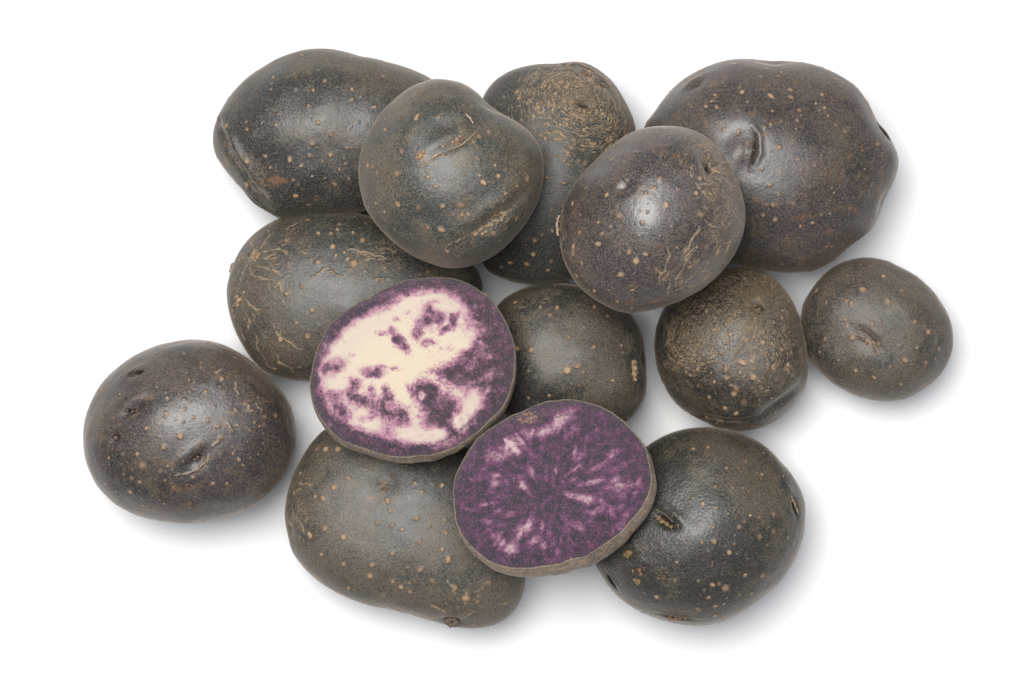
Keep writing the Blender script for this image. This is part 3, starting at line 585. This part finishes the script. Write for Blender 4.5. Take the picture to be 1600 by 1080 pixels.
def field_pale(X, Y, rim, rr, ang, fa):
    deg = np.degrees(ang)
    wd = np.interp(deg, [-180, -150, -120, -90, -60, -30, 0, 20, 45, 70, 90, 120, 150, 180], [17, 27, 33, 26, 28, 36, 44, 52, 42, 25, 24, 27, 25, 17])
    wd = wd - 2
    P = np.clip(0.5 + (wd - rim) / 22.0, 0, 1.0)
    PB = 1.12
    for b in zg([(535,392,62,24,-52,.85),(470,355,50,12,-8,.5),(720,255,52,60,-50,.8),(640,325,30,48,-15,.7),(690,402,28,20,0,.75),(832,265,22,48,-10,.8),(795,325,38,16,25,.8),
                 (1040,300,95,90,0,.9),(1010,190,90,55,-40,.9),(880,545,105,82,0,1.0),(985,500,90,85,0,.95),(915,650,50,40,-40,.7),(1000,620,90,80,0,.8),(700,690,80,56,-30,1.0),(755,770,80,84,-30,1.0),(790,860,70,40,0,.8),
                 (290,670,42,62,10,.75),(345,725,70,24,0,.75),(385,680,24,40,0,.6),(285,622,36,15,10,.7),(470,690,28,40,20,.8),(470,770,95,50,-20,.75),(545,820,50,55,0,.75),(385,800,60,20,20,.5),
                 (390,562,52,24,-6,.8),(480,540,52,12,-8,.5),(160,540,62,32,25,.85),(200,510,30,16,25,.6),(180,690,50,40,-40,.7),(215,770,60,30,-50,.85),(560,910,20,45,10,.8),(275,465,16,12,0,.5),(515,275,16,14,0,.4),(575,238,14,10,0,.5),(210,365,20,14,20,.5),(480,870,40,50,0,.6)]):
        b = (b[0], b[1], b[2] * PB, b[3] * PB, *b[4:]); P = np.maximum(P, 0.96 * blob(X, Y, b))
    for b in zg([(800,200,85,34,-8),(720,340,45,40,0,.8),(335,668,26,18,0,.8),(860,395,95,48,25),(925,740,42,75,-22),(870,830,38,48,-20),(640,905,140,40,-8),(735,900,50,30,10),(340,850,70,36,-25,.75),(655,690,16,26,0,.6),(620,790,36,46,0,.75),(700,480,150,60,15),(300,400,150,60,25),(195,620,60,50,0),(600,200,90,40,20)]):
        P = np.minimum(P, 1 - blob(X, Y, b) * 0.92)
    ringl = np.exp(-((rim - wd * 0.62 - 3 * np.sin(ang * 5)) / 3.6) ** 2) * np.interp(deg, [-180, -150, -60, -20, 0, 90, 130, 180], [.6, 1, 1, .5, .1, .3, .6, .6])
    yel = np.maximum(blob(X, Y, (655, 580, 75, 50, 20)), blob(X, Y, (565, 530, 75, 42, 25))); yel = yel * np.clip((rim - 45) / 30, 0, 1)
    D = np.stack([np.cos(ang) * 3.2, np.sin(ang) * 3.2, rr / 26.0], 1)
    return dict(purple=P, ringline=ringl, yellow=yel, rimd=rim, radial=D, corkm=X * 0)

def field_dark(X, Y, rim, rr, ang, fa):
    P = np.full(X.shape, 0.90)
    c0 = (867, 774); dx, dy = X - c0[0], -(Y - c0[1]); rr2 = np.hypot(dx, dy); an = np.arctan2(dy, dx)
    P += 0.10 * np.exp(-(rr2 / 45) ** 2) + 0.10 * np.clip((26 - rim) / 26, 0, 1)
    P += blob(X, Y, zm([(600, 790, 40, 190, 0, .14)])[0]) + blob(X, Y, zm([(760, 300, 40, 130, -35, .10)])[0]) + blob(X, Y, zm([(260, 650, 170, 70, 5, .12)])[0]) + blob(X, Y, zm([(900, 480, 200, 25, 15, .08)])[0])
    for b in zm([(640,165,70,30,35,.72),(560,222,60,24,25,.62),(400,270,80,40,30,.42),(320,340,95,34,28,.58),(270,370,40,24,10,.6),(425,540,38,14,-50,.62),(465,450,12,26,30,.42),(250,550,18,42,-8,.42),(600,470,10,34,-10,.34),(555,465,9,26,0,.34),
                 (820,518,52,14,14,.60),(775,612,62,20,-12,.62),(690,590,36,13,-25,.5),(960,540,24,48,20,.5),(985,585,18,26,0,.48),(860,425,66,13,24,.42),(920,355,30,16,20,.45),(740,365,30,16,45,.40),(488,845,38,17,30,.62),(430,780,50,26,40,.45),(530,780,12,34,-5,.45),(350,890,44,26,0,.38),
                 (922,690,14,28,20,.45),(355,697,44,12,10,.4),(300,850,30,20,0,.38),(840,675,44,18,30,.4),(200,640,30,9,0,.32),(165,495,20,20,0,.32),(250,480,26,12,0,.34),(380,490,40,14,0,.34),(710,210,14,20,0,.4),(650,520,9,24,20,.3),(1000,710,16,30,-25,.38),(1060,600,16,40,-15,.3),(1075,520,14,40,-5,.3),(980,660,20,16,0,.4),(220,740,26,12,0,.36),(270,820,20,14,0,.38),(540,880,14,20,0,.38),(740,760,20,30,30,.35),(790,740,26,12,30,.38),(640,850,10,30,0,.3),(980,430,28,14,20,.32),(700,505,22,9,10,.35)]):
        P = np.minimum(P, 0.88 - blob(X, Y, b) * 0.92)
    r_ = rng(99)
    for _ in range(85):
        an_ = r_.uniform(-math.pi, math.pi); q_ = math.sqrt(r_.uniform(0.12, 0.85)) * 140
        P = P - blob(X, Y, (c0[0] + q_ * math.cos(an_) * 1.05, c0[1] - q_ * math.sin(an_) * 0.85, r_.uniform(4, 13), r_.uniform(1.6, 3.2), math.degrees(an_) + r_.uniform(-35, 35), r_.uniform(0.12, 0.32)))
    ringl = np.exp(-((rim - 24 - 3 * np.sin(ang * 4 + 1)) / 2.6) ** 2) * 0.7
    D = np.stack([np.cos(an) * 4.6, np.sin(an) * 4.6, rr2 / 30.0], 1)
    ck = np.maximum(blob(X, Y, zm([(450, 155, 60, 28, -8)])[0]), 0.6 * blob(X, Y, zm([(560, 120, 90, 22, 5)])[0]))
    return dict(purple=P, ringline=ringl, yellow=X * 0, rimd=rim, radial=D, corkm=ck)

def flesh_material(name, seed, pale):
    mat = bpy.data.materials.new(name); t = NT(mat); P = t.coords(seed)
    n1 = t.noise(P, 1 / 13, 5, 0.65); n2 = t.noise(P, 1 / 4.5, 4, 0.75); n3 = t.noise(P, 1 / 1.6, 2, 0.6)
    rad = t.attr('radial', 'Vector'); nr = t.noise(rad, 1.6, 5, 0.62, 0.5)
    P0 = t.attr('purple'); c_ = lambda x, a: t.m('MULTIPLY', t.m('SUBTRACT', x, 0.5), a)
    n0 = t.noise(P, 1 / 34, 3, 0.6)
    if pale:
        nf = t.noise(rad, 4.5, 3, 0.6, 0.3); n1s = t.noise(P, 1 / 13, 3, 0.5); n2s = t.noise(P, 1 / 4.0, 2, 0.55)
        p = t.m('ADD', t.m('ADD', P0, c_(n1s, 0.95)), t.m('ADD', c_(n2s, 0.60), t.m('ADD', c_(nf, 0.65), c_(n3, 0.10))))
        base = t.mix(t.ss(t.m('ADD', P0, c_(n0, 0.5)), 0.05, 0.60), (0.525, 0.435, 0.360), (0.42, 0.300, 0.295))
        base = t.mix(t.m('MULTIPLY', t.attr('yellow'), 0.85), base, (0.565, 0.480, 0.355))
        base = t.mix(t.ss(p, 0.14, 0.60), base, (0.36, 0.180, 0.235))
        mask = t.ss(p, 0.38, 0.84)
        tone = t.m('ADD', t.m('ADD', P0, c_(n1, 2.4)), t.m('ADD', c_(n2, 2.2), c_(n3, 0.8)))
        pc = t.mix(t.ss(tone, 0.35, 0.72), (0.205, 0.078, 0.140), (0.095, 0.043, 0.071))
        pc = t.mix(t.ss(tone, 0.68, 1.15), pc, (0.034, 0.021, 0.032))
        pc = t.mix(t.m('MULTIPLY', t.ss(t.m('ADD', c_(n0, 1.2), c_(n2, 1.2)), 0.10, 0.35), 0.45), pc, (0.26, 0.14, 0.18))
        col = t.mix(mask, base, pc)
    else:
        nf = t.noise(rad, 4.0, 4, 0.62, 0.5); P0 = t.m('ADD', P0, c_(nf, 0.30))
        p = t.m('ADD', t.m('ADD', P0, c_(n1, 1.0)), t.m('ADD', c_(n2, 1.05), t.m('ADD', c_(nr, 0.85), c_(n3, 0.4))))
        cr = t.n('ShaderNodeValToRGB'); el = cr.color_ramp.elements
        st = [(0.0, (0.46, 0.33, 0.33)), (0.22, (0.33, 0.205, 0.245)), (0.42, (0.195, 0.092, 0.138)), (0.60, (0.118, 0.042, 0.092)), (0.78, (0.070, 0.031, 0.062)), (0.92, (0.042, 0.026, 0.040)), (1.0, (0.030, 0.022, 0.032))]
        el[0].position = 0; el[0].color = (*st[0][1], 1); el[1].position = 1; el[1].color = (*st[-1][1], 1)
        for q, c in st[1:-1]: e = el.new(q); e.color = (*c, 1)
        t.t.links.new(p, cr.inputs[0]); col = cr.outputs[0]
    rl = t.m('MULTIPLY', t.attr('ringline'), t.ss(n2, 0.32, 0.55)); col = t.mix(t.m('MULTIPLY', rl, 0.85), col, (0.035, 0.022, 0.038))
    # greyer cortex next to the skin
    rd = t.attr('rimd'); cx = t.ss(t.m('ADD', rd, t.m('MULTIPLY', n2, 8)), 17, 5)
    col = t.mix(t.m('MULTIPLY', cx, 0.45), col, (0.055, 0.040, 0.048))
    ed = t.ss(t.m('ADD', rd, t.m('MULTIPLY', n2, 3)), 4.4, 2.4); col = t.mix(t.m('MULTIPLY', ed, 0.8), col, (0.022, 0.018, 0.018))
    ck = t.ss(t.m('ADD', t.attr('corkm'), t.m('MULTIPLY', t.m('SUBTRACT', n2, 0.5), 4.0)), 0.6, 1.1); col = t.mix(t.m('MULTIPLY', ck, 0.8), col, t.mix(n1, (0.13, 0.065, 0.04), (0.36, 0.22, 0.11)))
    sp = t.m('MAXIMUM', t.ss(n3, 0.63, 0.74), t.ss(t.vor(P, 1 / 4.2).outputs['Distance'], 0.17, 0.09)); col = t.mix(t.m('MULTIPLY', sp, 0.30), col, (0.60, 0.50, 0.56))  # pale starch specks, with tiny glints painted into the colour
    h = t.m('ADD', t.m('MULTIPLY', n3, 0.5), t.m('MULTIPLY', n2, 0.6))
    t.out(Base_Color=col, Roughness=t.m('ADD', 0.36, t.m('MULTIPLY', n3, 0.3)), Specular_IOR_Level=0.16, Normal=t.bump(h, S * 1.1, 0.55),
          Subsurface_Weight=0.12, Subsurface_Scale=0.0012, Subsurface_Radius=(1.0, 0.45, 0.4))
    return mat

G = [(676.7,433),(642,436.7),(613.6,447),(585,461.6),(556,474.6),(530,493),(510,515),(496,543.5),(486,572),(484,607),(491.5,638),(507,667),(533,687),(565,701),(599,711),(631,716),(671,713),(705,703),(734,686),(760,663),(786,635),(800,604),(806.5,563.6),(803,535),(791.6,506),(774,474.6),(751,453),(720,438.7),(697,434)]
sG = half('G', G, 100, (3.0, -12.0), 'cut potato half showing cream white flesh with purple patches', ('F', 'H', 'L'), 31, field_pale, flesh_material('pale_flesh', 5, True),
          dict(film_amt=1.0, film=(.17,.13,.10), dark=(.05,.045,.04), grain=.5), tilt=(0.0, 0.02))
M_ = [(889,625),(855.6,629),(830.6,636),(814,645),(794,652),(766.7,670),(741.7,688),(725,713),(712.5,743),(708,771),(709.7,801.7),(719.4,835),(736,857),(758,876.7),(786,888),(816.7,890.6),(847,886),(889,876.7),(928,863),(961,840.6),(989,813),(1008,785),(1018,757),(1016.7,729),(1008,699),(989,671),(966.7,651.7),(939,636),(914,627)]
sM = half('M', M_, 100, (10.0, -21.0), 'cut potato half showing deep purple flesh with pinkish flecks', ('L', 'N', 'H'), 37, field_dark, flesh_material('purple_flesh', 8, False),
          dict(film_amt=1.1, film=(.25,.19,.15), dark=(.075,.06,.052), grain=.5), tilt=(0.0, 0.02))

# ------------------------------------------------------------------ eyes, buds, scars and flakes (children of their potato)
bud_cluster(sN, [(1024,804,4),(1030,808,4.5),(1036,812,4),(1042,816,3)], BUD_GOLD, seed=1)
bud_cluster(sN, [(978,859,6)], BUD_GOLD, seed=2)
bud_cluster(sN, [(985,886,3.5),(994,884,4.5),(1002,880,4),(997,890,3.5)], BUD_DARK, seed=3)
bud_cluster(sN, [(993,903,4.5),(988,899,3)], BUD_GOLD, seed=4)
bud_cluster(sN, [(1046,962,4),(1053,961,4),(1060,960,4),(1067,961,3)], BUD_GOLD, seed=5)
bud_cluster(sN, [(1234,780,2.5),(1237,790,2.5)], BUD_DARK, seed=6)
bud_cluster(sN, [(1031,893,3.5),(1027,888,3)], BUD_DARK, seed=7)
bud_cluster(sF, [(401,399,3.5),(406,404,3.5),(410,398,3),(404,409,3),(399,405,2.5)], CORK, seed=8)
bud_cluster(sF, [(374,466,3),(378,470,3.5),(375,476,3),(381,466,2.5)], CORK, seed=9)
bud_cluster(sF, [(359,415,5),(358,422,4)], CORK, 'stem_scar', seed=10)
bud_cluster(sC, [(909,118,3),(915,121,3),(921,124,2.5)], BUD_DARK, seed=11)
bud_cluster(sC, [(904,180,3),(912,182,3),(920,184,2.5)], CORK, seed=12)
bud_cluster(sH, [(987,565,4),(989,574,5),(988,583,4.5),(990,592,3)], CORK, seed=13)
bud_cluster(sJ, [(1333,529,3),(1339,532,3),(1345,537,3)], BUD_DARK, seed=14)
bud_cluster(sI, [(1172,479,3.5),(1178,485,3.5),(1181,490,2.5)], BUD_DARK, seed=15)
bud_cluster(sK, [(214,640,2.5),(221,641,3),(227,640,2.5)], BUD_DARK, seed=16)
bud_cluster(sK, [(196,681,3),(317,713,2.5),(322,709,2.5)], BUD_DARK, seed=17)
bud_cluster(sD, [(1153,246,2),(1158,240,2),(1162,233,2),(1156,252,2),(1166,244,2)], BUD_DARK, seed=18)
bud_cluster(sB, [(710,231,3),(716,226,3.5),(722,222,2.5),(695,236,2.5)], CORK, seed=19)
bud_cluster(sB, [(661,250,4),(665,246,3),(657,254,3)], CORK, seed=20)
bud_cluster(sL, [(617,741,3.2),(607,760,2.5)], BUD_DARK, seed=21)
# round stem scar of the oblong potato: a raised ring with a dark middle
def ring_scar(s, px, py, R0, r0):
    i = s.anchor(px, py); n = s.N[i]; u = np.cross(n, [0, 1, 0]); u /= np.linalg.norm(u); v = np.cross(n, u); V, F = [], []
    for a in range(24):
        A_ = a * math.tau / 24; cdir = u * math.cos(A_) + v * math.sin(A_)
        for b in range(8):
            B_ = b * math.tau / 8; rr = r0 * (1 + 0.18 * math.sin(a * 1.7) + 0.1 * math.sin(a * 4.1))
            V.append(s.V[i] + n * 3 + cdir * (R0 + rr * math.cos(B_)) + n * rr * math.sin(B_) * 0.8)
            F.append((a * 8 + b, ((a + 1) % 24) * 8 + b, ((a + 1) % 24) * 8 + (b + 1) % 8, a * 8 + (b + 1) % 8))
    me = raw_mesh('stem_scar', np.array(V) * (s.k * S), np.array(F)); link('stem_scar', me, CORK_D, s.o)
CORK_D = piece_mat('stem_cork', (0.075, 0.055, 0.04), (0.17, 0.125, 0.09), 0.75)
ring_scar(sL, 708, 966, 6.5, 4.5)
bud_cluster(sL, [(708,965,4.5)], CORK, seed=22)
# lifted bits of dry skin
ribbon(sJ, [(1322,517),(1338,520),(1352,530),(1358,542),(1363,562)], 1.4, SKINFLAKE, lift=1.6)
ribbon(sB, [(727,187),(734,193),(740,202)], 1.6, SKINFLAKE, lift=3)
ribbon(sB, [(676,258),(685,250),(694,246)], 2.2, SKINFLAKE)
ribbon(sB, [(700,244),(716,239),(730,230),(742,218),(752,206)], 0.9, SKINFLAKE)
ribbon(sE, [(878,338),(875,352),(877,368)], 1.5, SKINFLAKE, lift=4)
ribbon(sL, [(676,940),(688,944),(697,950)], 1.2, SKINFLAKE)
ribbon(sK, [(322,733),(334,724),(340,708)], 1.0, SKINFLAKE)
ribbon(sN, [(1018,789),(1033,795),(1046,808)], 1.2, SKINFLAKE)
ribbon(sN, [(1230,772),(1237,786),(1242,802)], 1.1, SKINFLAKE)
print('rest', {k: 0 for k in PLACED}, [round(o.location.z / S) for o in C.objects if o.get('category')])
